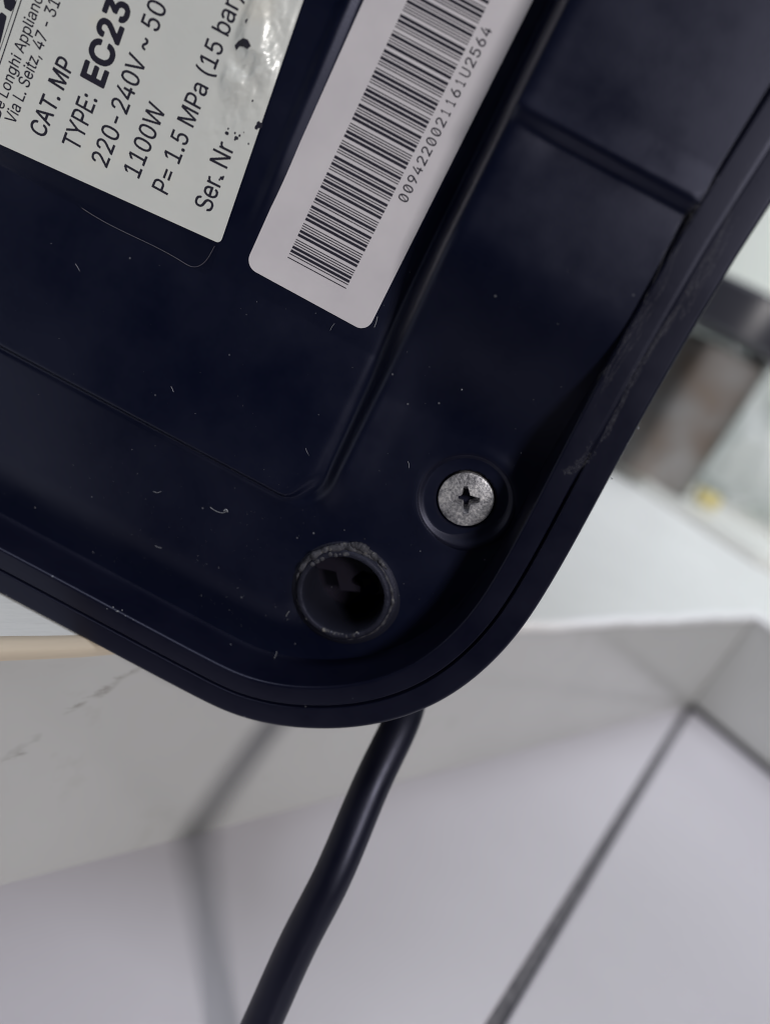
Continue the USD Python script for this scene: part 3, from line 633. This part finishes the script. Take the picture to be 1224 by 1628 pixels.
jar = thing('jar', (*jc, LEDGE + .003), 'glass jar of brown powder with a wide dark lid, right of the machine', 'jar')
z0 = .0034; zt = .142
part(jar, 'glass', lathe_at([(jr - .004, z0), (jr, z0 + .004), (jr, zt - .006), (jr - .003, zt)], jc), GLASS, smooth=40)
part(jar, 'powder', lathe_at([(.001, z0 + .0045), (jr - .0036, z0 + .0055), (jr - .0036, .132), (jr - .012, .136), (.001, .136)], jc), COFFEE, smooth=40)
part(jar, 'lid', lathe_at([(.001, zt + .0002), (.062, zt + .0002), (.066, zt + .004), (.066, zt + .036), (.063, zt + .041), (.055, zt + .0425), (.001, zt + .0425)], jc), LID, smooth=40)
bag = thing('plastic_bag', (.40, .93, LEDGE), 'crumpled white plastic bag behind the dark-lidded jar', 'plastic bag')
BAGM = mat('bag_film', {'g': ('texture_coordinate', {}), 'n': ('noise_texture', {'scale': 7.0, 'detail': 3.0}), 'r': ('rgb_ramp', {'ramp': [(.52, (.86, .87, .88)), (.70, (.70, .80, .68))]}),
                        'p': ('principled_bsdf', {'roughness': .3}), 'tl': ('translucent_bsdf', {'color': (.9, .92, .9)}), 'm': ('mix_closure', {'fac': .5})},
            [('g.object', 'n.vector'), ('n.fac', 'r.fac'), ('r.color', 'p.base_color'), ('p.BSDF', 'm.closure1'), ('tl.BSDF', 'm.closure2')], surface='m.closure')
ic = trimesh.creation.icosphere(5); v = np.array(ic.vertices)
nn = meshkit.fbm(v * 2.2 + 3.3); rid = 1 - np.abs(meshkit.fbm(v * 5.1 + 9.7)) * 4
v = v * (1 + .22 * nn + .10 * rid)[:, None] * np.array([.13, .11, .17]); v[:, 2] = np.maximum(v[:, 2] + .135, .001 + .004 * np.abs(nn)) 
part(bag, 'film', (v + np.array([.40, .93, LEDGE]), ic.faces), BAGM, smooth=60)
yb = on_z(1128, 800, LEDGE + .01)
YEL = mat('yellow_sponge', {'g': ('texture_coordinate', {}), 'n': ('noise_texture', {'scale': 300.0}), 'b': ('bump', {'strength': .6, 'distance': .002}), 'p': ('principled_bsdf', {'base_color': (.70, .60, .26), 'roughness': .9})}, [('g.object', 'n.vector'), ('n.fac', 'b.height'), ('b.normal', 'p.normal')])
spg = thing('sponge', (.275, .755, LEDGE), 'small yellow sponge on the tray beside the jar', 'sponge')
bx = m3.Manifold.cube([.022, .018, .012], True).refine(6); qm = bx.to_mesh(); v = np.array(qm.vert_properties[:, :3]); v *= (1 - .12 * (np.abs(v / np.array([.014, .01, .007])) ** 4).sum(1) / 3)[:, None]
part(spg, 'foam', (v + np.array([.272, .775, LEDGE + .011]), qm.tri_verts), YEL, smooth=50)
WALLM = mat('wall_paint', {'g': ('geometry', {}), 'n': ('noise_texture', {'scale': 2.5, 'detail': 4.0}), 'n2': ('noise_texture', {'scale': 90.0}), 'b': ('bump', {'strength': .15, 'distance': .004}),
                           'r': ('rgb_ramp', {'ramp': [(.3, (.74, .77, .71)), (.7, (.86, .88, .83))]}), 'p': ('principled_bsdf', {'roughness': .6})},
            [('g.position', 'n.vector'), ('g.position', 'n2.vector'), ('n.fac', 'r.fac'), ('r.color', 'p.base_color'), ('n2.fac', 'b.height'), ('b.normal', 'p.normal')])
wl = trimesh.creation.box((.1, 3.6, 1.7)); v = np.array(wl.vertices) + np.array([1.0, 1.6, .85 - .02])
p = usdkit.mesh(stage, '/World/wall', (UVZ(v), wl.faces), WALLM, smooth=False)
keys(p.GetPrim(), 'pale greenish white kitchen wall behind the ledge', 'wall')
